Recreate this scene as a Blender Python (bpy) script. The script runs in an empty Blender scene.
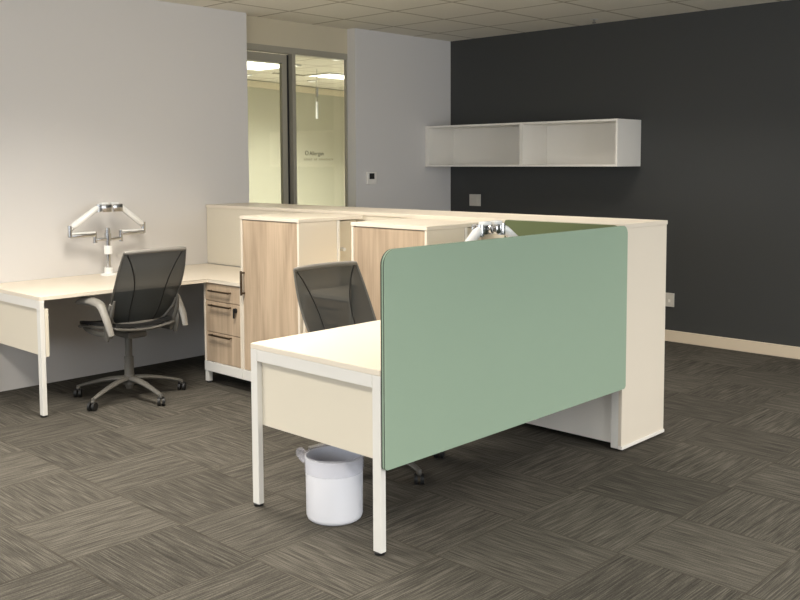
import bpy, bmesh, math, random
from mathutils import Vector, Matrix
random.seed(7)
S = bpy.context.scene
COL = S.collection
R = math.radians

# ------------------------------------------------------------------ camera
yaw, pitch, roll = R(43.654), R(-4.352), R(-0.251)
F_PX, PY = 930.93, 233.585
fwd = Vector((-math.sin(yaw)*math.cos(pitch), math.cos(yaw)*math.cos(pitch), math.sin(pitch)))
rt = Vector((math.cos(yaw), math.sin(yaw), 0)); upv = rt.cross(fwd)
r2 = rt*math.cos(roll)+upv*math.sin(roll); u2 = -rt*math.sin(roll)+upv*math.cos(roll)
cd = bpy.data.cameras.new('camera'); cam = bpy.data.objects.new('camera', cd); COL.objects.link(cam)
cam.matrix_world = Matrix(((r2.x, u2.x, -fwd.x, 6.1708), (r2.y, u2.y, -fwd.y, -4.1099), (r2.z, u2.z, -fwd.z, 1.5164), (0, 0, 0, 1)))
cd.sensor_width = 36; cd.lens = F_PX*36/800; cd.shift_y = (PY-300)/800
S.camera = cam

# ------------------------------------------------------------------ world, light, exposure
S.view_settings.view_transform = 'Standard'; S.view_settings.look = 'None'
S.view_settings.gamma = 1; S.view_settings.use_curve_mapping = False
S.view_settings.exposure = 0.34
W = bpy.data.worlds.new('world'); S.world = W; W.use_nodes = True
W.node_tree.nodes['Background'].inputs[0].default_value = (.62, .74, .95, 1)
W.node_tree.nodes['Background'].inputs[1].default_value = .8
def area(name, loc, rot, sx, sy, power, color, parent=None):
    l = bpy.data.lights.new(name, 'AREA'); l.shape = 'RECTANGLE'; l.size = sx; l.size_y = sy
    l.energy = power; l.color = color
    o = bpy.data.objects.new(name, l); o.location = loc; o.rotation_euler = rot; COL.objects.link(o)
    return o
# daylight through the window band in the right wall (faces -X)
WIN = [(-2.6, -1.0), (-.7, .9), (1.2, 2.8)]
for i, (a, b) in enumerate(WIN):
    area('window_daylight', (8.93, (a+b)/2, 1.55), (0, R(90), 0), 1.5, b-a, (46, 46, 16)[i], (.93, .96, 1.0))
WINF = [(1.0, 3.2), (3.5, 5.7), (6.0, 8.2)]
for i, (a, b) in enumerate(WINF):
    area('window_daylight', ((a+b)/2, -6.93, 1.55), (R(90), 0, 0), b-a, 1.5, 34, (.93, .96, 1.0))
# recessed ceiling lamps of this room; the last, weaker one is added to brighten the shelf corner
LAMPS = [(2.1, -1.5), (1.75, -3.5), (5.2, -3.5), (1.75, -5.7), (5.2, -5.7), (7.6, -1.3), (6.3, .9), (2.85, 1.35)]
for x, y in LAMPS:
    area('ceiling_lamp_light', (x, y, 2.70), (0, 0, 0), 1.15, .55, 20 if (x, y) == LAMPS[-1] else 46, (1.0, .93, .83)).data.spread = R(130)
# lamps of the room behind the glass
for x, y in ((-3.2, 2.95), (-3.5, 4.85), (-3.2, 6.6)):
    area('back_room_lamp_light', (x, y, 2.70), (0, 0, 0), .8, .8, 40, (1.0, .97, .90)).data.spread = R(130)

# ------------------------------------------------------------------ materials
def srgb(r, g, b):
    f = lambda c: (c/255/12.92) if c/255 <= .04045 else ((c/255+.055)/1.055)**2.4
    return (f(r), f(g), f(b), 1)
def mat(name, col, rough=.5, metal=0, bump=0, bscale=200, vary=0.0, spec=.5):
    m = bpy.data.materials.new(name); m.use_nodes = True; nt = m.node_tree; b = nt.nodes['Principled BSDF']
    b.inputs['Base Color'].default_value = col; b.inputs['Roughness'].default_value = rough
    b.inputs['Metallic'].default_value = metal; b.inputs['Specular IOR Level'].default_value = spec
    tc = nt.nodes.new('ShaderNodeTexCoord')
    n = nt.nodes.new('ShaderNodeTexNoise'); n.inputs['Scale'].default_value = bscale; n.inputs['Detail'].default_value = 3
    nt.links.new(tc.outputs['Object'], n.inputs['Vector'])
    if vary > 0:
        mx = nt.nodes.new('ShaderNodeMix'); mx.data_type = 'RGBA'
        mx.inputs['A'].default_value = tuple(c*(1-vary) for c in col[:3])+(1,)
        mx.inputs['B'].default_value = tuple(min(1, c*(1+vary)) for c in col[:3])+(1,)
        nt.links.new(n.outputs['Fac'], mx.inputs['Factor']); nt.links.new(mx.outputs['Result'], b.inputs['Base Color'])
    if bump > 0:
        bp = nt.nodes.new('ShaderNodeBump'); bp.inputs['Strength'].default_value = bump; bp.inputs['Distance'].default_value = .001
        nt.links.new(n.outputs['Fac'], bp.inputs['Height']); nt.links.new(bp.outputs['Normal'], b.inputs['Normal'])
    return m
def emit(name, col, s):
    m = bpy.data.materials.new(name); m.use_nodes = True; b = m.node_tree.nodes['Principled BSDF']
    b.inputs['Base Color'].default_value = (.8, .8, .8, 1); b.inputs['Emission Color'].default_value = col
    b.inputs['Emission Strength'].default_value = s
    return m
M = {}
M['wall'] = mat('wall_paint', srgb(217, 214, 211), .75, bump=.1, bscale=150)
M['dark'] = mat('charcoal_paint', srgb(60, 61, 60), .7, bump=.1, bscale=150)
M['cream_wall'] = mat('cream_paint', srgb(205, 195, 170), .8)
M['olive_wall'] = mat('olive_paint', srgb(192, 189, 170), .8)
M['pale'] = mat('pale_paint', srgb(228, 218, 192), .8)
M['skirt'] = mat('skirting_paint', srgb(224, 208, 184), .5)
M['lam'] = mat('cream_laminate', srgb(230, 220, 203), .38, vary=.015, bscale=4)
M['white'] = mat('white_laminate', srgb(238, 234, 226), .35)
M['metal'] = mat('white_powder_coat', srgb(226, 224, 218), .4)
M['panel'] = mat('cream_panel', srgb(222, 214, 196), .5)
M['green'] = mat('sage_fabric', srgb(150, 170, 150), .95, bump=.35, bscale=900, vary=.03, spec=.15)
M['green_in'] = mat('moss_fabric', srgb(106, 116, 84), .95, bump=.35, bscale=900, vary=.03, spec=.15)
M['pipe'] = mat('dark_green_edge', srgb(54, 66, 56), .8)
M['bar'] = mat('bronze_metal', srgb(96, 82, 66), .35, metal=.8)
M['black'] = mat('black_plastic', srgb(26, 26, 26), .5)
M['grey'] = mat('grey_plastic', srgb(94, 92, 87), .45)
M['chairtop'] = mat('light_grey_plastic', srgb(130, 127, 121), .45)
M['chrome'] = mat('polished_metal', srgb(200, 200, 200), .18, metal=1)
M['gloss'] = mat('glossy_white_plastic', srgb(244, 244, 242), .2)
M['bin'] = mat('white_bin_plastic', srgb(236, 237, 243), .35)
M['plate'] = mat('switch_plate_plastic', srgb(205, 200, 190), .4)
M['seatcloth'] = mat('black_seat_mesh', srgb(30, 30, 30), .9, bump=.4, bscale=700)
M['alu'] = mat('dark_aluminium', srgb(160, 155, 140), .5, metal=.0)
M['ink'] = mat('grey_lettering', srgb(70, 67, 56), .7)
M['paleink'] = mat('pale_lettering', srgb(128, 122, 98), .7)
M['lampglow'] = emit('lamp_diffuser', (1, .93, .8, 1), 3.2)
M['lampglow_room'] = emit('room_lamp_diffuser', (1, .9, .74, 1), 1.2)
M['dl'] = emit('downlight_glow', (1, .95, .85, 1), 3)

def wood():
    m = bpy.data.materials.new('pale_oak_laminate'); m.use_nodes = True; nt = m.node_tree; b = nt.nodes['Principled BSDF']
    tc = nt.nodes.new('ShaderNodeTexCoord'); mp = nt.nodes.new('ShaderNodeMapping')
    mp.inputs['Scale'].default_value = (5.5, 5.5, .7)
    oi = nt.nodes.new('ShaderNodeObjectInfo')
    ad = nt.nodes.new('ShaderNodeVectorMath'); ad.operation = 'ADD'
    nt.links.new(tc.outputs['Object'], ad.inputs[0]); nt.links.new(oi.outputs['Location'], ad.inputs[1])
    nt.links.new(ad.outputs[0], mp.inputs['Vector'])
    n1 = nt.nodes.new('ShaderNodeTexNoise'); n1.inputs['Scale'].default_value = 1.1; n1.inputs['Detail'].default_value = 6; n1.inputs['Distortion'].default_value = 1.2
    nt.links.new(mp.outputs[0], n1.inputs['Vector'])
    mp2 = nt.nodes.new('ShaderNodeMapping'); mp2.inputs['Scale'].default_value = (70, 70, 3)
    nt.links.new(ad.outputs[0], mp2.inputs['Vector'])
    n2 = nt.nodes.new('ShaderNodeTexNoise'); n2.inputs['Scale'].default_value = 1; n2.inputs['Detail'].default_value = 4
    nt.links.new(mp2.outputs[0], n2.inputs['Vector'])
    cr = nt.nodes.new('ShaderNodeValToRGB')
    cr.color_ramp.elements[0].position = .28; cr.color_ramp.elements[0].color = srgb(146, 127, 106)
    cr.color_ramp.elements[1].position = .62; cr.color_ramp.elements[1].color = srgb(200, 178, 152)
    e = cr.color_ramp.elements.new(.42); e.color = srgb(172, 151, 127)
    mx = nt.nodes.new('ShaderNodeMath'); mx.operation = 'MULTIPLY_ADD'; mx.inputs[1].default_value = .3
    sc = nt.nodes.new('ShaderNodeMath'); sc.operation = 'MULTIPLY'; sc.inputs[1].default_value = .7
    nt.links.new(n1.outputs['Fac'], sc.inputs[0]); nt.links.new(n2.outputs['Fac'], mx.inputs[0]); nt.links.new(sc.outputs[0], mx.inputs[2])
    nt.links.new(mx.outputs[0], cr.inputs[0]); nt.links.new(cr.outputs[0], b.inputs['Base Color'])
    b.inputs['Roughness'].default_value = .5
    return m
M['wood'] = wood()

def carpet():
    m = bpy.data.materials.new('striped_carpet_tiles'); m.use_nodes = True; nt = m.node_tree; L = nt.links; N = nt.nodes
    b = N['Principled BSDF']; b.inputs['Roughness'].default_value = .95; b.inputs['Specular IOR Level'].default_value = .1
    g = N.new('ShaderNodeNewGeometry')
    def mth(op, a, b_=None, c=None):
        n = N.new('ShaderNodeMath'); n.operation = op
        for i, v in enumerate((a, b_, c)):
            if v is None: continue
            if isinstance(v, (int, float)): n.inputs[i].default_value = v
            else: L.new(v, n.inputs[i])
        return n.outputs[0]
    sp = N.new('ShaderNodeSeparateXYZ'); L.new(g.outputs['Position'], sp.inputs[0])
    X = mth('MULTIPLY', mth('SUBTRACT', sp.outputs[0], .36), 2); Y = mth('MULTIPLY', mth('SUBTRACT', sp.outputs[1], .015), 2)
    ix = mth('FLOOR', X); iy = mth('FLOOR', Y); fx = mth('SUBTRACT', X, ix); fy = mth('SUBTRACT', Y, iy)
    par = mth('FLOORED_MODULO', mth('ADD', ix, iy), 2)            # 0: lines run along X, 1: along Y
    cell = N.new('ShaderNodeCombineXYZ'); L.new(ix, cell.inputs[0]); L.new(iy, cell.inputs[1])
    wn = N.new('ShaderNodeTexWhiteNoise'); wn.noise_dimensions = '3D'; L.new(cell.outputs[0], wn.inputs['Vector'])
    rnd = wn.outputs['Value']
    along = N.new('ShaderNodeMix'); along.data_type = 'FLOAT'; L.new(par, along.inputs[0]); L.new(fx, along.inputs[2]); L.new(fy, along.inputs[3])
    across = N.new('ShaderNodeMix'); across.data_type = 'FLOAT'; L.new(par, across.inputs[0]); L.new(fy, across.inputs[2]); L.new(fx, across.inputs[3])
    al, ac = along.outputs[0], across.outputs[0]
    off = mth('MULTIPLY', rnd, 37)
    def streak(sa, sc, det):
        v = N.new('ShaderNodeCombineXYZ'); L.new(mth('MULTIPLY', al, sa), v.inputs[0]); L.new(mth('MULTIPLY', ac, sc), v.inputs[1]); L.new(off, v.inputs[2])
        n = N.new('ShaderNodeTexNoise'); n.inputs['Scale'].default_value = 1; n.inputs['Detail'].default_value = det; L.new(v.outputs[0], n.inputs['Vector']); return n.outputs['Fac']
    s1 = streak(3.0, 105, 2); s2 = streak(2.0, 38, 1); s3 = streak(110, 160, 1)
    t = mth('ADD', mth('ADD', mth('MULTIPLY', s1, .62), mth('MULTIPLY', s2, .24)), mth('MULTIPLY', s3, .26))
    t = mth('ADD', t, mth('MULTIPLY', mth('SUBTRACT', rnd, .5), .07))
    cr = N.new('ShaderNodeValToRGB'); L.new(t, cr.inputs[0])
    cr.color_ramp.elements[0].position = .38; cr.color_ramp.elements[0].color = srgb(50, 48, 44)
    cr.color_ramp.elements[1].position = .74; cr.color_ramp.elements[1].color = srgb(103, 99, 91)
    e = cr.color_ramp.elements.new(.54); e.color = srgb(72, 69, 63)
    # seam
    ed = mth('MINIMUM', mth('MINIMUM', fx, mth('SUBTRACT', 1, fx)), mth('MINIMUM', fy, mth('SUBTRACT', 1, fy)))
    seam = mth('LESS_THAN', ed, .006)
    mx = N.new('ShaderNodeMix'); mx.data_type = 'RGBA'; L.new(mth('MULTIPLY', seam, .45), mx.inputs['Factor']); L.new(cr.outputs[0], mx.inputs['A']); mx.inputs['B'].default_value = srgb(60, 55, 46)
    L.new(mx.outputs['Result'], b.inputs['Base Color'])
    bp = N.new('ShaderNodeBump'); bp.inputs['Strength'].default_value = .5; bp.inputs['Distance'].default_value = .003
    L.new(t, bp.inputs['Height']); L.new(bp.outputs['Normal'], b.inputs['Normal'])
    return m
M['carpet'] = carpet()

def ceil_mat():
    m = bpy.data.materials.new('ceiling_tiles'); m.use_nodes = True; nt = m.node_tree; L = nt.links; N = nt.nodes
    b = N['Principled BSDF']; b.inputs['Roughness'].default_value = .9
    g = N.new('ShaderNodeNewGeometry'); sp = N.new('ShaderNodeSeparateXYZ'); L.new(g.outputs['Position'], sp.inputs[0])
    def mth(op, a, b_=None):
        n = N.new('ShaderNodeMath'); n.operation = op
        for i, v in enumerate((a, b_)):
            if v is None: continue
            if isinstance(v, (int, float)): n.inputs[i].default_value = v
            else: L.new(v, n.inputs[i])
        return n.outputs[0]
    def edge(c, o):
        f_ = mth('FRACT', mth('DIVIDE', mth('SUBTRACT', c, o), .6)); return mth('MINIMUM', f_, mth('SUBTRACT', 1, f_))
    e = mth('MINIMUM', edge(sp.outputs[0], .31-6), edge(sp.outputs[1], .76-12))
    ln = mth('LESS_THAN', e, .02)
    ns = N.new('ShaderNodeTexNoise'); ns.inputs['Scale'].default_value = 90; ns.inputs['Detail'].default_value = 4; L.new(g.outputs['Position'], ns.inputs['Vector'])
    mx0 = N.new('ShaderNodeMix'); mx0.data_type = 'RGBA'; L.new(ns.outputs['Fac'], mx0.inputs['Factor'])
    mx0.inputs['A'].default_value = srgb(222, 217, 202); mx0.inputs['B'].default_value = srgb(238, 232, 218)
    mx = N.new('ShaderNodeMix'); mx.data_type = 'RGBA'; L.new(ln, mx.inputs['Factor']); L.new(mx0.outputs['Result'], mx.inputs['A']); mx.inputs['B'].default_value = srgb(178, 168, 148)
    L.new(mx.outputs['Result'], b.inputs['Base Color'])
    bp = N.new('ShaderNodeBump'); bp.inputs['Strength'].default_value = .6; bp.inputs['Distance'].default_value = .004
    inv = mth('SUBTRACT', 1, ln); L.new(inv, bp.inputs['Height']); L.new(bp.outputs['Normal'], b.inputs['Normal'])
    return m
M['ceiling'] = ceil_mat()

def glassy(name, tint, gl=.06, transp=None):
    m = bpy.data.materials.new(name); m.use_nodes = True; nt = m.node_tree; N = nt.nodes; L = nt.links
    N.remove(N['Principled BSDF']); out = N['Material Output']
    t = N.new('ShaderNodeBsdfTransparent'); t.inputs[0].default_value = tint
    g = N.new('ShaderNodeBsdfGlossy'); g.inputs['Roughness'].default_value = .04
    mx = N.new('ShaderNodeMixShader'); mx.inputs[0].default_value = gl
    L.new(t.outputs[0], mx.inputs[1]); L.new(g.outputs[0], mx.inputs[2]); L.new(mx.outputs[0], out.inputs[0])
    return m
M['glass'] = glassy('clear_glass', (.95, .97, .94, 1), .05)
def film(name, col, opac, rough=.3):
    m = bpy.data.materials.new(name); m.use_nodes = True; b = m.node_tree.nodes['Principled BSDF']
    b.inputs['Base Color'].default_value = col; b.inputs['Roughness'].default_value = rough; b.inputs['Alpha'].default_value = opac
    return m
M['liner'] = film('clear_plastic_liner', srgb(215, 215, 225), .28, .15)
M['mesh'] = film('grey_mesh_fabric', srgb(57, 61, 61), .93, .8)

# ------------------------------------------------------------------ mesh builder
class MB:
    def __init__(s): s.bm = bmesh.new()
    def box(s, x0, x1, y0, y1, z0, z1, bev=0, rot=None, piv=None):
        t = bmesh.new(); bmesh.ops.create_cube(t, size=1)
        for v in t.verts: v.co = Vector(((x0+x1)/2+v.co.x*(x1-x0), (y0+y1)/2+v.co.y*(y1-y0), (z0+z1)/2+v.co.z*(z1-z0)))
        if bev: bmesh.ops.bevel(t, geom=t.edges[:], offset=bev, segments=2, affect='EDGES', profile=.5)
        if rot is not None:
            p = Vector(piv) if piv else Vector(((x0+x1)/2, (y0+y1)/2, (z0+z1)/2))
            for v in t.verts: v.co = rot @ (v.co-p) + p
        s.merge(t); return s
    def merge(s, t):
        me = bpy.data.meshes.new('tmp'); t.to_mesh(me); t.free(); s.bm.from_mesh(me); bpy.data.meshes.remove(me)
    def cyl(s, p, q, r0, r1=None, seg=24, caps=True):
        p, q = Vector(p), Vector(q); r1 = r0 if r1 is None else r1; d = q-p
        t = bmesh.new(); bmesh.ops.create_cone(t, cap_ends=caps, segments=seg, radius1=r0, radius2=r1, depth=d.length)
        m = Matrix.Translation((p+q)/2) @ d.to_track_quat('Z', 'Y').to_matrix().to_4x4()
        for v in t.verts: v.co = m @ v.co
        s.merge(t); return s
    def tube(s, pts, rad, seg=10, flat=None, smooth=5):
        """swept tube; rad may be a list; flat=(a,b) scales the ring along side / up"""
        pts = [Vector(p) for p in pts]; rad = rad if isinstance(rad, (list, tuple)) else [rad]*len(pts)
        if smooth and len(pts) > 2:
            P, Q = [], []
            n = len(pts)
            for i in range(n-1):
                p0, p1, p2, p3 = pts[max(i-1, 0)], pts[i], pts[i+1], pts[min(i+2, n-1)]
                for k in range(smooth):
                    t = k/smooth
                    P.append(.5*((2*p1)+(p2-p0)*t+(2*p0-5*p1+4*p2-p3)*t*t+(3*p1-p0-3*p2+p3)*t**3)); Q.append(rad[i]*(1-t)+rad[i+1]*t)
            P.append(pts[-1]); Q.append(rad[-1]); pts, rad = P, Q
        bm = s.bm; rings = []; ref = None
        for i, p in enumerate(pts):
            d = (pts[min(i+1, len(pts)-1)]-pts[max(i-1, 0)]).normalized()
            if ref is None:
                ref = Vector((0, 0, 1)) if abs(d.z) < .9 else Vector((1, 0, 0))
            a = d.cross(ref).normalized(); b = a.cross(d).normalized(); ref = b
            fa, fb = flat if flat else (1, 1)
            rings.append([bm.verts.new(p+(a*math.cos(2*math.pi*k/seg)*fa+b*math.sin(2*math.pi*k/seg)*fb)*rad[i]) for k in range(seg)])
        for i in range(len(rings)-1):
            for k in range(seg):
                bm.faces.new((rings[i][k], rings[i][(k+1) % seg], rings[i+1][(k+1) % seg], rings[i+1][k]))
        bm.faces.new(rings[0][::-1]); bm.faces.new(rings[-1]); return s
    def lathe(s, prof, seg=40, c=(0, 0), wob=None):
        bm = s.bm; rings = []
        for j, (r, z) in enumerate(prof):
            ring = []
            for k in range(seg):
                a = 2*math.pi*k/seg; rr = r+(wob(j, a) if wob else 0)
                ring.append(bm.verts.new((c[0]+rr*math.cos(a), c[1]+rr*math.sin(a), z)))
            rings.append(ring)
        for i in range(len(rings)-1):
            for k in range(seg):
                bm.faces.new((rings[i][k], rings[i][(k+1) % seg], rings[i+1][(k+1) % seg], rings[i+1][k]))
        return s, rings
    def prism(s, pts, axis, a0, a1):
        """extrude a 2D outline along an axis"""
        bm = s.bm
        def P(u, v, w): return {'x': (w, u, v), 'y': (u, w, v), 'z': (u, v, w)}[axis]
        A = [bm.verts.new(P(u, v, a0)) for u, v in pts]; B = [bm.verts.new(P(u, v, a1)) for u, v in pts]
        n = len(pts)
        for i in range(n): bm.faces.new((A[i], A[(i+1) % n], B[(i+1) % n], B[i]))
        bm.faces.new(A[::-1]); bm.faces.new(B); return s
    def quad(s, *ps):
        s.bm.faces.new([s.bm.verts.new(p) for p in ps]); return s
    def build(s, name, material, parent=None, smooth=False, loc=None, kind=None):
        bmesh.ops.recalc_face_normals(s.bm, faces=s.bm.faces[:])
        me = bpy.data.meshes.new(name); 
        if smooth:
            for f_ in s.bm.faces: f_.smooth = True
        s.bm.to_mesh(me); s.bm.free(); me.materials.append(material)
        if smooth:
            try: me.set_sharp_from_angle(angle=R(40))
            except Exception: pass
        o = bpy.data.objects.new(name, me); COL.objects.link(o)
        if parent: o.parent = parent
        if loc: o.location = loc
        if kind: o['kind'] = kind
        return o
def B(*a, **k): return MB().box(*a, **k)
def thing(name, label, cat, loc=(0, 0, 0), rz=0, group=None):
    o = bpy.data.objects.new(name, None); COL.objects.link(o); o.empty_display_size = .1
    o.location = loc; o.rotation_euler = (0, 0, rz); o['label'] = label; o['category'] = cat
    if group: o['group'] = group
    return o
def tag(o, label, cat, group=None):
    o['label'] = label; o['category'] = cat
    if group: o['group'] = group
    return o
def dup(root, loc, rz, label):
    r = root.copy(); COL.objects.link(r); r.location = loc; r.rotation_euler = (0, 0, rz); r['label'] = label
    for ch in list(root.children):
        c = ch.copy(); COL.objects.link(c); c.parent = r
        for g in list(ch.children):
            d = g.copy(); COL.objects.link(d); d.parent = c
    return r
def rrect(u0, u1, v0, v1, r, n=8, rs=None):
    """rounded rectangle; rs = radii at (u0,v0),(u1,v0),(u1,v1),(u0,v1)"""
    rs = rs or (r,)*4; out = []
    for (cu, cv, a0, rr) in ((u0, v0, 180, rs[0]), (u1, v0, 270, rs[1]), (u1, v1, 0, rs[2]), (u0, v1, 90, rs[3])):
        su = 1 if cu == u0 else -1; sv = 1 if cv == v0 else -1
        for k in range(n+1):
            a = R(a0+90*k/n); out.append((cu+su*rr+rr*math.cos(a), cv+sv*rr+rr*math.sin(a)))
    return out

# ------------------------------------------------------------------ room shell
H, YD = 2.73, 3.107
XR, YF = 9.0, -7.0
Y1, Y2 = .567, 1.778            # glazed opening in the left wall
st = 'structure'
B(-5.8, XR+.15, YF-.15, 8.6, -.1, 0).build('floor', M['carpet'], kind=st)
B(-5.8, XR+.15, YF-.15, 8.6, H, H+.1).build('ceiling', M['ceiling'], kind=st)
w = B(-.12, 0, YF, Y1, 0, H); w.box(-.12, 0, Y2, YD, 0, H); w.build('wall_left', M['wall'], kind=st)
B(-.12, XR+.12, YD, YD+.12, 0, H).build('wall_back', M['dark'], kind=st)
w = B(-.12, XR+.12, YF-.12, YF, 0, .8); w.box(-.12, XR+.12, YF-.12, YF, 2.35, H)
xs = [-.12]+[c for ab in WINF for c in ab]+[XR+.12]
for a, b in zip(xs[0::2], xs[1::2]): w.box(a, b, YF-.12, YF, .8, 2.35)
w.build('wall_front', M['dark'], kind=st)  # charcoal on this unseen wall is chosen to cut bounced fill light
for i, (a, b) in enumerate(WINF):
    fr = B(a, b, YF-.09, YF-.03, .8, .86); fr.box(a, b, YF-.09, YF-.03, 2.29, 2.35)
    for x in (a, (a+b)/2-.03, b-.06): fr.box(x, x+.06, YF-.09, YF-.03, .86, 2.29)
    wf = fr.build('window_%d' % (i+6), M['alu'], kind=st)
    B(a+.06, b-.06, YF-.06, YF-.055, .86, 2.29).build('pane', M['glass'], wf)
w = B(XR, XR+.12, YF, YD, 0, .8); w.box(XR, XR+.12, YF, YD, 2.35, H)
ys = [YF]+[c for ab in WIN for c in ab]+[YD]
for a, b in zip(ys[0::2], ys[1::2]): w.box(XR, XR+.12, a, b, .8, 2.35)
w.build('wall_right', M['wall'], kind=st)
for i, (a, b) in enumerate(WIN):
    fr = B(XR+.03, XR+.09, a, b, .8, .86); fr.box(XR+.03, XR+.09, a, b, 2.29, 2.35)
    for y in (a, (a+b)/2-.03, b-.06): fr.box(XR+.03, XR+.09, y, y+.06, .86, 2.29)
    wf = fr.build('window_%d' % (i+3), M['alu'], kind=st)
    B(XR+.055, XR+.06, a+.06, b-.06, .86, 2.29).build('pane', M['glass'], wf)
B(.0, XR, YD-.016, YD, 0, .094, bev=.003).build('baseboard_back', M['skirt'], kind=st)
# bulkhead over the glazing
B(-.118, -.10, Y1, Y2, 2.508, H).build('trim_1', M['cream_wall'], kind=st)

# ------------------------------------------------------------------ glazing: sliding door leaf and fixed pane
gx0, gx1 = -.175, -.12
fr = B(gx0, gx1+.02, Y1, Y2, 2.455, 2.508)
fr.box(gx0+.02, gx1+.02, 1.125, 1.162, 0, 2.455); fr.box(gx1-.012, gx1+.015, 1.764, Y2, 0, 2.455); fr.box(gx0, gx1+.02, Y1, Y1+.03, 0, 2.455)
fr.build('trim_2', M['alu'], kind=st)
dr = B(gx0+.01, gx1-.01, Y1+.035, 1.088, 2.375, 2.445); dr.box(gx0+.01, gx1-.01, 1.035, 1.088, .005, 2.375)
dr.box(gx0+.01, gx1-.01, Y1+.035, Y1+.09, .005, 2.375); dr.box(gx0+.01, gx1-.01, Y1+.09, 1.035, .005, .1)
d1 = dr.build('door_1', M['alu'], kind=st)
B(-.15, -.144, Y1+.09, 1.035, .1, 2.375).build('pane', M['glass'], d1)
B(gx0+.012, gx1-.03, 1.09, 1.124, 0, 2.45).build('gap_shade_strip', M['black'], kind=st)  # black strip stands in for the shade in the gap beside the mullion
w1 = B(gx0+.01, gx1, 1.166, 1.756, 0, .06).build('window_1', M['alu'], kind=st)
B(-.15, -.144, 1.166, 1.763, .06, 2.454).build('pane', M['glass'], w1)
def text(body, size, loc, rot, m, name, parent, ext=.0006):
    c = bpy.data.curves.new(name, 'FONT'); c.body = body; c.size = size; c.extrude = ext; c.materials.append(m)
    o = bpy.data.objects.new(name, c); COL.objects.link(o); o.location = loc; o.rotation_euler = rot; o.parent = parent; return o
text('Allergan', .052, (-.1425, 1.345, 1.586), (R(90), 0, R(90)), M['ink'], 'lettering', w1)
t = MB()
prof = [(.024*math.cos(a), .024*math.sin(a)) for a in [2*math.pi*k/24 for k in range(24)]]
t.tube([(-.1425, 1.315+.017*math.cos(2*math.pi*k/24), 1.606+.018*math.sin(2*math.pi*k/24)) for k in range(25)], .0024, seg=6, smooth=0)
t.build('ring_logo', M['ink'], w1)
t = MB(); y = 1.287
for wd in (5, 2, 9):
    for k in range(wd):
        t.box(-.1435, -.1425, y, y+.0045, 1.540, 1.558); t.box(-.1435, -.1425, y+.0045, y+.012, 1.540+.0075*((k*5) % 3), 1.543+.0075*((k*5) % 3)); y += .0195
    y += .02
t.build('small_lettering', M['paleink'], w1)

# room behind the glass
B(-5.8, -.18, .3, 8.2, .0005, .004).build('floor_bounce_slab', mat('pale_bounce_floor', srgb(225, 220, 208), .5), kind=st)  # unseen pale slab added over the carpet to bounce light onto the ceiling
mb = MB()
mb.prism([(-4.55, 3.2), (-5.75, 8.2), (-5.85, 8.2), (-4.65, 3.2)], 'z', 0, H)
mb.box(-5.8, -.12, 8.2, 8.3, 0, H)
mb.box(-4.66, -4.55, .3, 3.2, 0, H); mb.box(-4.66, -.12, .2, .3, 0, H)
mb.build('wall_far', M['olive_wall'], kind=st)
MB().prism([(-4.53, 3.2), (-5.73, 8.2), (-5.75, 8.2), (-4.55, 3.2)], 'z', 2.62, 2.715).build('trim_4', M['pale'], kind=st)
def ceiling_light(label, x0, x1, y0, y1, glow, group=None):
    t = thing('ceiling_light', label, 'ceiling light', ((x0+x1)/2, (y0+y1)/2, H), group=group)
    hx, hy = (x1-x0)/2, (y1-y0)/2
    f = B(-hx-.02, hx+.02, -hy-.02, -hy, -.018, -.001); f.box(-hx-.02, hx+.02, hy, hy+.02, -.018, -.001)
    f.box(-hx-.02, -hx, -hy, hy, -.018, -.001); f.box(hx, hx+.02, -hy, hy, -.018, -.001)
    f.build('frame', M['metal'], t)
    B(-hx+.001, hx-.001, -hy+.001, hy-.001, -.012, -.001).build('diffuser', glow, t)
    return t
ceiling_light('bright recessed ceiling panel seen through the left sliding glass door', -3.55, -2.75, 2.35, 3.45, M['lampglow'])
ceiling_light('bright recessed ceiling panel seen through the right fixed glass pane', -3.75, -3.25, 4.4, 5.5, M['lampglow'])
for k, (x, y) in enumerate(LAMPS[6:]):
    pass
for (x, y, lb) in ((-1.914, 3.315, 'small round downlight highest in the right glass pane'), (-4.3, 5.0, 'small round downlight left of the lit ceiling panel in the right glass pane'),
                   (-4.2, 3.75, 'small round downlight at the far left edge of the sliding glass door')):
    t = thing('downlight', lb, 'downlight', (x, y, H), group='small downlights beyond the glass')
    m_, _ = MB().lathe([(.07, -.001), (.07, -.02), (.05, -.02), (.05, -.004)], seg=20); m_.build('trim_ring', M['metal'], t, smooth=True)
    MB().cyl((0, 0, -.012), (0, 0, -.004), .048).build('lens', M['dl'], t)
t = thing('pendant_lamp', 'slim vertical tube pendant hanging beyond the right glass pane', 'pendant lamp', (-3.0, 3.954, 0))
MB().cyl((0, 0, 2.50), (0, 0, 2.729), .006).build('cord', M['metal'], t)
MB().cyl((0, 0, 2.37), (0, 0, 2.50), .02).build('cap', M['chrome'], t)
MB().cyl((0, 0, 2.31), (0, 0, 2.37), .012).build('stem', M['alu'], t)
MB().cyl((0, 0, 2.09), (0, 0, 2.31), .017).build('lamp_tube', M['gloss'], t)
v = B(-3.78, -3.72, 3.85, 4.65, H-.012, H-.001); tag(v.build('ceiling_vent', M['alu']), 'dark slot vent in the ceiling beyond the glass, behind the door frame', 'vent')

# ceiling lamps of this room (outside the view, they light it; the last is an added fill)
for x, y in LAMPS:
    ceiling_light('recessed ceiling panel of the office outside the view', x-.6, x+.6, y-.3, y+.3, M['lampglow_room'], 'office ceiling panels')

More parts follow.
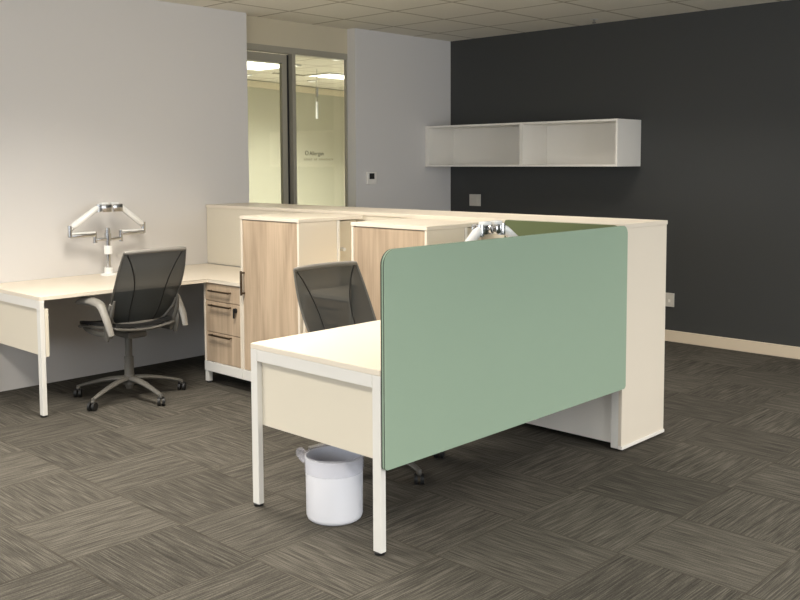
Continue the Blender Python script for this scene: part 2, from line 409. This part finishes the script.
t = thing('sprinkler', 'tiny sprinkler head on the ceiling near the charcoal wall', 'sprinkler', (1.819, 2.857, H))
MB().cyl((0, 0, -.004), (0, 0, -.001), .035).build('escutcheon', M['metal'], t)
MB().cyl((0, 0, -.03), (0, 0, -.004), .01).cyl((0, 0, -.034), (0, 0, -.03), .018).build('nozzle', M['chrome'], t)
# ------------------------------------------------------------------ wall fittings
t = thing('thermostat', 'white square thermostat with black display on the grey wall beside the glass', 'thermostat', (0, 1.965, 1.375))
B(.001, .022, -.06, .06, -.058, .058, bev=.004).build('housing', M['white'], t)
B(.022, .024, -.035, .028, -.008, .045).build('display', M['black'], t)
t = thing('light_switch', 'beige square switch plate low on the charcoal wall under the wall shelf', 'light switch', (.325, YD, 1.143))
B(-.07, .07, -.012, -.001, -.058, .058, bev=.003).build('faceplate', M['plate'], t)
B(-.03, .03, -.016, -.012, -.03, .03, bev=.001).build('rocker', M['plate'], t)
t = thing('power_socket', 'white power socket on charcoal wall just right of the cabinet end panel', 'power socket', (2.415, YD, .352))
B(-.062, .062, -.014, -.001, -.058, .058, bev=.003).build('faceplate', M['plate'], t)
B(.012, .03, -.018, -.014, -.02, .005, bev=.001).build('rocker', M['white'], t)

# wall shelf: two open boxes side by side
def wall_shelf(label, x0, x1, lip):
    z0, z1, y0 = 1.477, 1.872, 2.72; th = .018; L = x1-x0; D = YD-y0-.001
    t = thing('wall_shelf', label, 'wall shelf', (x0, YD-.001, z0), group='open wall shelves on the charcoal wall')
    h = z1-z0; g = .0005
    B(g, L-g, -D, 0, 0, th, bev=.001).build('bottom_panel', M['white'], t)
    B(g, L-g, -D, 0, h-th, h, bev=.001).build('top_panel', M['white'], t)
    B(g, th+lip, -D, 0, th, h-th, bev=.001).build('side_panel', M['white'], t)
    B(L-th, L-g, -D, 0, th, h-th, bev=.001).build('side_panel', M['white'], t)
    B(th+lip, L-th, -.012, 0, th, h-th).build('back_panel', M['white'], t)
    return t
wall_shelf('open box wall shelf in the corner against the grey wall', .002, 1.161, .03)
wall_shelf('open box wall shelf with exposed right end panel, farther from the corner', 1.163, 2.141, 0)

# ------------------------------------------------------------------ divider cabinet (spine)
t = thing('divider_cabinet', 'long cream divider cabinet running from the grey wall between the desks and the charcoal wall', 'cabinet', (0, .14, 0))
HS = 1.195; D = .453
def xb(a, b, c, d, e, f, bev=.0015): return B(a, b, c, d, e, f, bev=bev)
xb(.003, 3.714, -.004, D+.002, HS-.022, HS).build('top_panel', M['lam'], t)
xb(.004, 3.66, .022, D-.002, .03, HS-.0225).build('carcass', M['white'], t)
xb(3.69, 3.71, .0, D, .03, HS-.0225).build('end_panel', M['lam'], t)
xb(3.645, 3.689, .0, .03, .012, HS-.0225, bev=.003).build('corner_post', M['metal'], t)
for a, b in ((.004, 1.2), (1.203, 2.3), (2.303, 3.64)):
    xb(a, b, .004, .0215, .734, HS-.0225).build('front_panel', M['panel'], t)
xb(3.6905, 3.716, -.002, D, .012, .0295, bev=.001).build('base_trim', M['white'], t)
for x in (.06, 1.8, 3.66): MB().cyl((x, .05, 0), (x, .05, .0295), .02).build('foot', M['black'], t)
for x in (.06, 1.8, 3.66): MB().cyl((x, D-.05, 0), (x, D-.05, .0295), .02).build('foot', M['black'], t)

# ------------------------------------------------------------------ desks
def leg_frame(t, X, Y, lm=M['metal'], rear=False):
    a = -1 if X > 0 else 1
def desk(label, x0, x1, y0, y1, wall_side, ret=None):
    """local origin at (x0, y0); leg frame at the y0 end; wall_side = 'L' or 'R' is the closed long side"""
    t = thing('office_desk', label, 'desk', (x0, y0, 0)); w = x1-x0; L = y1-y0
    if ret:   # L shaped top with return over the drawers
        rx, ry = ret[0]-x0, ret[1]-y0
        pts = [(0, 0), (w, 0), (w, ry), (rx, ry), (rx, L), (0, L)]
    else: pts = [(0, 0), (w, 0), (w, L), (0, L)]
    m_ = MB().prism(pts, 'z', .706, .73)
    bmesh.ops.bevel(m_.bm, geom=m_.bm.edges[:], offset=.002, segments=2, affect='EDGES')
    m_.build('tabletop', M['lam'], t)
    for k, lx in enumerate((0.0, w-.045)):
        lg = xb(lx+.001, lx+.045, .0, .028, .011, .7055, bev=.002).build('leg', M['metal'], t)
        MB().cyl((lx+.023, .014, 0), (lx+.023, .014, .0108), .02, .022).build('foot', M['black'], lg)
    xb(.0465, w-.0455, .0, .028, .655, .7055).build('rail', M['metal'], t)
    e0, e1 = (.012, w+.0) if wall_side == 'R' else (.0, w-.0)
    xb(.0, w, .0285, .052, .365, .654).build('end_panel', M['panel'], t)
    # long rails under the top
    for rx0 in ((.10, .30) if wall_side == 'L' else (w-.13, w-.33)):
        xb(rx0, rx0+.03, .053, L-.01, .665, .7055).build('side_rail', M['metal'], t)
    return t
desk('cream desk against the grey wall at left, joined to the drawer cabinet', .003, .838, -1.623, .134, 'L', ret=(1.208, -.438))
desk('foreground cream desk with green privacy screen and white bin under it', 2.9015, 3.7065, -1.640, .134, 'R')
# far legs of the right desk
# screens
t = thing('privacy_screen', 'large sage green fabric screen clamped along the outer long edge of the foreground desk', 'desk screen', (3.7075, -.9, 0))
def layer(a, b, ins, bev=0):
    m_ = MB(); m_.prism(rrect(-.738+ins, 1.039-ins, .343+ins, 1.19-ins, .05, rs=(.012, .012, .035, .06)), 'x', a, b)
    if bev: bmesh.ops.bevel(m_.bm, geom=[e for e in m_.bm.edges if abs(e.verts[0].co.x-e.verts[1].co.x) < 1e-6 and e.verts[0].co.x > b-1e-4], offset=bev, segments=2, affect='EDGES')
    return m_
layer(.0197, .0235, 0, .0025).build('fabric_panel', M['green'], t, smooth=True)
layer(.0147, .0195, .0005).build('edge_piping', M['pipe'], t)
layer(.0077, .0145, 0).build('core_board', M['green'], t)
layer(.0006, .0075, .0005).build('backing_board', M['pipe'], t)
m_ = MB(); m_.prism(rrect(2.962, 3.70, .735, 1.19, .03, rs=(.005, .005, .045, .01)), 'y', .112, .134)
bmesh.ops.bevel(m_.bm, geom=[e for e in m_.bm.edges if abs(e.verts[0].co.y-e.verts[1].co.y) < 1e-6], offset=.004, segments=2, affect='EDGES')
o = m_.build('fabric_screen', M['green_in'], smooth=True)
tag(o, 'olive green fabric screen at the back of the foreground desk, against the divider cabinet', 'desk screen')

# ------------------------------------------------------------------ drawer cabinet and tall cabinet (two of each)
def make_drawers(label, loc):
    t = thing('drawer_cabinet', label, 'drawer cabinet', loc, group='oak fronted drawer cabinets'); w = .43; yb = .54
    xb(0, .018, 0, yb, .156, .7045).build('side_panel', M['lam'], t)
    xb(w-.018, w-.001, 0, yb, .156, .7045).build('side_panel', M['lam'], t)
    xb(.0185, w-.0185, .022, yb, .156, .704).build('carcass', M['lam'], t)
    zs = [(.160, .362), (.367, .578), (.583, .698)]
    for i, (a, b) in enumerate(zs):
        d = xb(.0205, w-.0205, .002, .0215, a, b).build('drawer', M['wood'], t)
        hz = (.347, .553, .652)[i]
        h = MB().tube([(.085, -.022, hz), (.32, -.022, hz)], .0065, smooth=0)
        h.tube([(.095, .0015, hz), (.095, -.02, hz)], .005, smooth=0); h.tube([(.31, .0015, hz), (.31, -.02, hz)], .005, smooth=0)
        h.build('handle', M['bar'], d, smooth=True)
        if i == 1:
            MB().cyl((.365, .0015, .54), (.365, -.012, .54), .017).box(.358, .372, -.02, -.0125, .49, .548, bev=.002).build('lock', M['black'], d)
    f = xb(-.002, w-.0005, -.002, .03, .088, .155, bev=.002); f.build('base_rail', M['metal'], t)
    xb(-.002, .03, .0305, yb, .088, .155).build('base_rail', M['metal'], t)
    for (a, b) in ((.0, .002), (.0, yb-.04)):
        lg = xb(a, a+.035, b, b+.035, .012, .0875).build('leg', M['metal'], t)
        MB().cyl((a+.018, b+.018, 0), (a+.018, b+.018, .0115), .016).build('foot', M['black'], lg)
    return t
def make_tall(label, loc):
    t = thing('tall_cabinet', label, 'tall cabinet', loc, group='oak door tall cabinets'); w = .59; ht = 1.153; yb = .34
    xb(0, .018, 0, yb, .156, ht).build('side_panel', M['lam'], t)
    xb(w-.018, w, 0, .315, .156, ht).build('side_panel', M['lam'], t)
    xb(w-.016, w+.003, .318, yb, .156, ht, bev=.003).build('corner_post', M['white'], t)
    xb(.0185, w-.0185, .023, .33, .156, ht-.002).build('carcass', M['lam'], t)
    xb(.02, w-.05, yb+.001, .53, .156, ht-.01).build('rear_panel', M['panel'], t)
    xb(-.001, w+.003, -.004, .545, ht+.0005, 1.175).build('top_panel', M['lam'], t)
    d = xb(.0205, w-.0205, .002, .0225, .160, ht-.004).build('door', M['wood'], t)
    h = MB().tube([(.033, -.026, .655), (.033, -.026, .815)], .008, smooth=0)
    h.tube([(.033, .0015, .668), (.033, -.024, .668)], .006, smooth=0); h.tube([(.033, .0015, .802), (.033, -.024, .802)], .006, smooth=0)
    h.build('handle', M['bar'], d, smooth=True)
    xb(.0, w, -.002, .03, .088, .155, bev=.002).build('base_rail', M['metal'], t)
    for a, b in ((w-.035, .002), (w-.035, yb-.04)):
        lg = xb(a, a+.035, b, b+.035, .012, .0875).build('leg', M['metal'], t)
        MB().cyl((a+.018, b+.018, 0), (a+.018, b+.018, .0115), .016).build('foot', M['black'], lg)
    MB().cyl((w-.05, .40, .96), (w-.02, .40, .96), .012).build('hook', M['gloss'], t)
    return t
dc = make_drawers('three drawer oak cabinet under the left desk top with a lock on its middle drawer', (.782, -.43, 0))
tc = make_tall('tall oak door cabinet with bronze handle beside the drawers of the left desk', (1.214, -.43, 0))
d2 = dup(dc, (1.812, -.41, 0), 0, 'drawer cabinet mostly hidden behind the mesh chair at the foreground desk')
B(1.811, 2.236, -.412, .13, .7055, .73, bev=.0015).build('worktop', M['lam'], d2).location = (-1.812, .41, 0)
dup(tc, (2.25, -.41, 0), 0, 'tall oak door cabinet behind the foreground desk, left of its green screen')

# ------------------------------------------------------------------ task chairs (local +X is the way the sitter faces)
def task_chair(label, loc, rz):
    t = thing('task_chair', label, 'office chair', loc, rz, group='grey mesh task chairs')
    # five-star base
    hub = MB().cyl((0, 0, .09), (0, 0, .155), .038, .033); hub.cyl((0, 0, .06), (0, 0, .09), .02, .03); hub.build('hub', M['grey'], t, smooth=True)
    for k in range(5):
        a = R(180+72*k - math.degrees(rz)) if False else R(BASE[0]+72*k)-rz
        c, s_ = math.cos(a), math.sin(a)
        lg = MB().tube([(c*.02, s_*.02, .128), (c*.12, s_*.12, .122), (c*.24, s_*.24, .098), (c*.342, s_*.342, .070)], [.030, .026, .020, .014], seg=12, flat=(1, .62))
        lo = lg.build('leg', M['grey'], t, smooth=True)
        cx_, cy_ = c*.345, s_*.345
        ca = a+[.9, -.6, 1.8, .2, -1.4][k]; ax = Vector((math.cos(ca), math.sin(ca), 0)); off = Vector((-math.sin(ca), math.cos(ca), 0))*.012
        cs = MB(); P = Vector((cx_, cy_, .0275))+off
        for sg in (-1, 1): cs.cyl(P+ax*sg*.007, P+ax*sg*.023, .027, seg=20)
        cs.build('caster', M['black'], lo, smooth=True)
        MB().tube([(cx_, cy_, .075), (cx_, cy_, .058), P+Vector((0, 0, .02))+off*.2], [.012, .013, .008], smooth=3).build('caster_stem', M['grey'], lo, smooth=True)
    MB().cyl((0, 0, .155), (0, 0, .27), .03).cyl((0, 0, .27), (0, 0, .42), .023).build('column', M['grey'], t, smooth=True)
    MB().box(-.12, .1, -.07, .07, .405, .45, bev=.015).build('mechanism', M['grey'], t)
    # seat: slung pad with rim
    def seat_pt(u, v):  # u -1..1 across, v 0..1 back to front
        hw = .222*(1-.10*(1-v)**2)*(1-.12*max(0, v-.8)**2*25*.6)
        x = -.20+.445*v; z = .492+.022*abs(u)**2+.02*(1-v)**2-.03*max(0, v-.75)**2*16*.5
        return Vector((x+(.03*(1-u*u) if v > .9 else 0), u*hw, z))
    s = MB(); nu, nv = 14, 12; G = [[[s.bm.verts.new(seat_pt(-1+2*i/nu, j/nv)-Vector((0, 0, .022*k))) for i in range(nu+1)] for j in range(nv+1)] for k in (0, 1)]
    for k in (0, 1):
        for j in range(nv):
            for i in range(nu): s.bm.faces.new((G[k][j][i], G[k][j][i+1], G[k][j+1][i+1], G[k][j+1][i]))
    rim = [(j, 0) for j in range(nv+1)]+[(nv, i) for i in range(1, nu+1)]+[(j, nu) for j in range(nv-1, -1, -1)]+[(0, i) for i in range(nu-1, 0, -1)]
    for (a, b), (c, d) in zip(rim, rim[1:]+rim[:1]): s.bm.faces.new((G[0][a][b], G[0][c][d], G[1][c][d], G[1][a][b]))
    s.build('seat', M['seatcloth'], t, smooth=True)
    rimp = [seat_pt(-1, 1-j/8)-Vector((0, 0, .033)) for j in range(0, 8)]+[seat_pt(-1+2*i/8, 0)-Vector((.012, 0, .036)) for i in range(0, 9)]+[seat_pt(1, j/8)-Vector((0, 0, .033)) for j in range(1, 9)]
    MB().tube(rimp, [.012]+[.012]*(len(rimp)-2)+[.012], seg=10, smooth=2, flat=(1, .8)).build('seat_frame', M['grey'], t, smooth=True)
    for sg in (-1, 1):
        MB().tube([(-.17, sg*.215, .452), (-.02, sg*.222, .452), (.12, sg*.222, .462), (.205, sg*.205, .482)], [.016, .017, .016, .010], seg=10, flat=(.8, 1)).build('seat_rail', M['grey'], t, smooth=True)
    # back
    def bp(u, v, o=0):
        hw = .168+.052*min(1, v/.2)**.6+.016*math.sin(math.pi*min(1, max(0, (v-.1)/.9)))
        if v > .75: hw -= .004*(v-.75)*4
        x = -.165-.205*v**.95-.018*math.sin(math.pi*v)+.045*u*u*(1-.6*v)
        z = .515+.47*v-.004*u*u*v**4
        return Vector((x-o, u*hw, z))
    s = MB(); nu, nv = 18, 20
    G = [[s.bm.verts.new(bp(-1+2*i/nu, j/nv)) for i in range(nu+1)] for j in range(nv+1)]
    for j in range(nv):
        for i in range(nu): s.bm.faces.new((G[j][i], G[j][i+1], G[j+1][i+1], G[j+1][i]))
    bk = s.build('backrest', M['mesh'], t, smooth=True)
    for sg in (-1, 1):
        sm = [bp(sg*(.42+.52*max(0, (v-.35)/.65)**2.2+.06*(1-v)), v, .0) for v in [k/12 for k in range(13)]]
        MB().tube(sm, .004, seg=6, smooth=2).build('seam', M['black'], bk, smooth=True)
    MB().tube([bp(-1+2*i/12, 1) for i in range(13)], [.008]+[.0115]*11+[.008], seg=10, smooth=2, flat=(1, 1.25)).build('top_frame', M['chairtop'], t, smooth=True)
    for sg in (-1, 1):
        MB().tube([bp(sg, v) for v in [.12+.88*k/10 for k in range(11)]], [.007]+[.0055]*10, seg=8, smooth=2).build('side_frame', M['grey'], t, smooth=True)
    lowp = [bp(-1, .30), bp(-1, .2), bp(-1, .1), bp(-.98, .03)]+[bp(-.92+1.84*i/6, 0) for i in range(7)]+[bp(.98, .03), bp(1, .1), bp(1, .2), bp(1, .30)]
    MB().tube(lowp, [.0115]*len(lowp), seg=10, smooth=3).build('lower_frame', M['chairtop'], t, smooth=True)
    # uprights and arms
    for sg in (-1, 1):
        MB().tube([(-.155, sg*.222, .455), (-.185, sg*.232, .53), (-.215, sg*.232, .60), (-.238, sg*.224, .68)], [.016, .017, .014, .007], flat=(1.0, .8)).build('back_upright', M['grey'], t, smooth=True)
        ar = MB().tube([(-.262, sg*.262, .470), (-.225, sg*.268, .55), (-.165, sg*.268, .632), (-.125, sg*.270, .655), (-.05, sg*.276, .666), (.03, sg*.284, .664), (.09, sg*.290, .648)],
                       [.019, .024, .028, .034, .041, .040, .024], seg=12, flat=(1.0, .62), smooth=6)
        ao = ar.build('armrest', M['chairtop'], t, smooth=True)
        pd = MB().tube([(-.165, sg*.243, .425), (-.175, sg*.244, .50), (-.195, sg*.245, .59)], [.020, .036, .018], seg=12, flat=(.42, 1.0), smooth=6)
        pd.build('pivot', M['grey'], ao, smooth=True)
    return t
BASE = [3]
task_chair('grey mesh swivel chair facing the left desk against the wall', (.775, -1.01, 0), R(180))
BASE = [-8]
task_chair('grey mesh swivel chair tucked behind the foreground desk, legs showing below the green screen', (2.93, -.90, 0), R(0))

# ------------------------------------------------------------------ monitor arms
def monitor_arm(label, loc, rz):
    t = thing('monitor_arm', label, 'monitor arm', loc, rz, group='double monitor arms')
    m_, _ = MB().lathe([(.0, .0), (.058, 0), (.058, .006), (.045, .014), (.03, .018), (.0, .018)]); m_.build('base', M['gloss'], t, smooth=True)
    MB().cyl((0, 0, .018), (0, 0, .055), .030).build('collar', M['gloss'], t, smooth=True)
    MB().cyl((0, 0, .055), (0, 0, .335), .016).build('post', M['chrome'], t, smooth=True)
    MB().cyl((0, 0, .15), (0, 0, .21), .029).build('height_clamp', M['gloss'], t, smooth=True)
    MB().cyl((0, 0, .245), (0, 0, .300), .024).cyl((0, 0, .305), (0, 0, .318), .02).box(-.014, .016, -.10, .10, .246, .268, bev=.005).build('crossbar', M['chrome'], t, smooth=True)
    for sg in (-1, 1):
        dz = 0 if sg < 0 else -.004
        MB().cyl((.003, sg*.10, .24), (.003, sg*.10, .315), .014).cyl((.003, sg*.10, .235), (.003, sg*.10, .24), .016).build('pivot', M['chrome'], t, smooth=True)
        a = MB().box(-.011, .017, min(sg*.095, sg*.285), max(sg*.095, sg*.285), .278, .304, bev=.006); ao = a.build('lower_arm', M['chrome'], t, smooth=True)
        MB().box(-.013, .019, min(sg*.10, sg*.28), max(sg*.10, sg*.28), .3035, .316, bev=.004).build('cover', M['gloss'], ao, smooth=True)
        MB().cyl((.003, sg*.283, .285), (.003, sg*.283, .365), .016).build('elbow', M['chrome'], t, smooth=True)
        p0, p1 = Vector((.006, sg*.272, .352)), Vector((.03, sg*.085, .487))
        d = (p1-p0)
        ua = MB().tube([p0, p0+d*.1, p0+d*.9, p1], [.016, .026, .024, .016], smooth=0, flat=(1, .85)).build('upper_arm', M['gloss'], t, smooth=True)
        MB().tube([p0-Vector((0, 0, .014)), p1-Vector((0, 0, .014))], .011, smooth=0).build('lower_link', M['chrome'], ua, smooth=True)
        hd = MB().cyl((.03, sg*.078, .452), (.03, sg*.078, .505), .019).box(.02, .055, sg*.05-.02, sg*.05+.02, .458, .50, bev=.006).cyl((.055, sg*.045, .48), (.075, sg*.045, .48), .02)
        ho = hd.build('tilt_head', M['chrome'], t, smooth=True)
        MB().box(.014, .05, sg*.04-.028, sg*.04+.028, .5005, .519, bev=.006).build('cap', M['gloss'], ho, smooth=True)
        MB().box(.0755, .080, sg*.042-.036, sg*.042+.036, .452, .505, bev=.002).build('mounting_plate', M['chrome'], ho, smooth=True)
    return t
monitor_arm('empty double monitor arm standing on the left desk by the wall', (.135, -.782, .7305), 0)
monitor_arm('empty double monitor arm on the foreground desk, tips peeking over its green screen', (3.57, -.75, .7305), R(180))

# ------------------------------------------------------------------ waste bin with liner
t = thing('waste_bin', 'round white plastic waste bin with clear liner under the foreground desk', 'waste bin', (3.270, -1.484, 0))
m_, _ = MB().lathe([(.0, .004), (.108, .0), (.116, .006), (.121, .02), (.123, .262), (.125, .264), (.125, .272), (.120, .272), (.117, .02), (.0, .015)], seg=48)
m_.build('bin_body', M['bin'], t, smooth=True)
rnd = [random.uniform(-1, 1) for _ in range(64)]
def wob(j, a):
    k = a/(2*math.pi)*64; i = int(k) % 64
    return (.0012*rnd[i]+.0007*math.sin(9*a)+.0007*math.sin(17*a+1))*(1.0 if j in (0, 1, 2, 3, 4) else .6)
m_, _ = MB().lathe([(.1265, .208), (.1275, .22), (.1265, .235), (.128, .25), (.129, .275), (.124, .281), (.117, .276), (.112, .24), (.108, .1), (.104, .03)], seg=96, wob=wob)
m_.build('liner', M['liner'], t, smooth=True)
k = MB().tube([(-.118, -.055, .27), (-.135, -.07, .285), (-.15, -.065, .265), (-.14, -.06, .24), (-.125, -.06, .225)], [.008, .014, .018, .014, .005], seg=9, flat=(1, .5))
k.build('liner_knot', M['liner'], t, smooth=True)
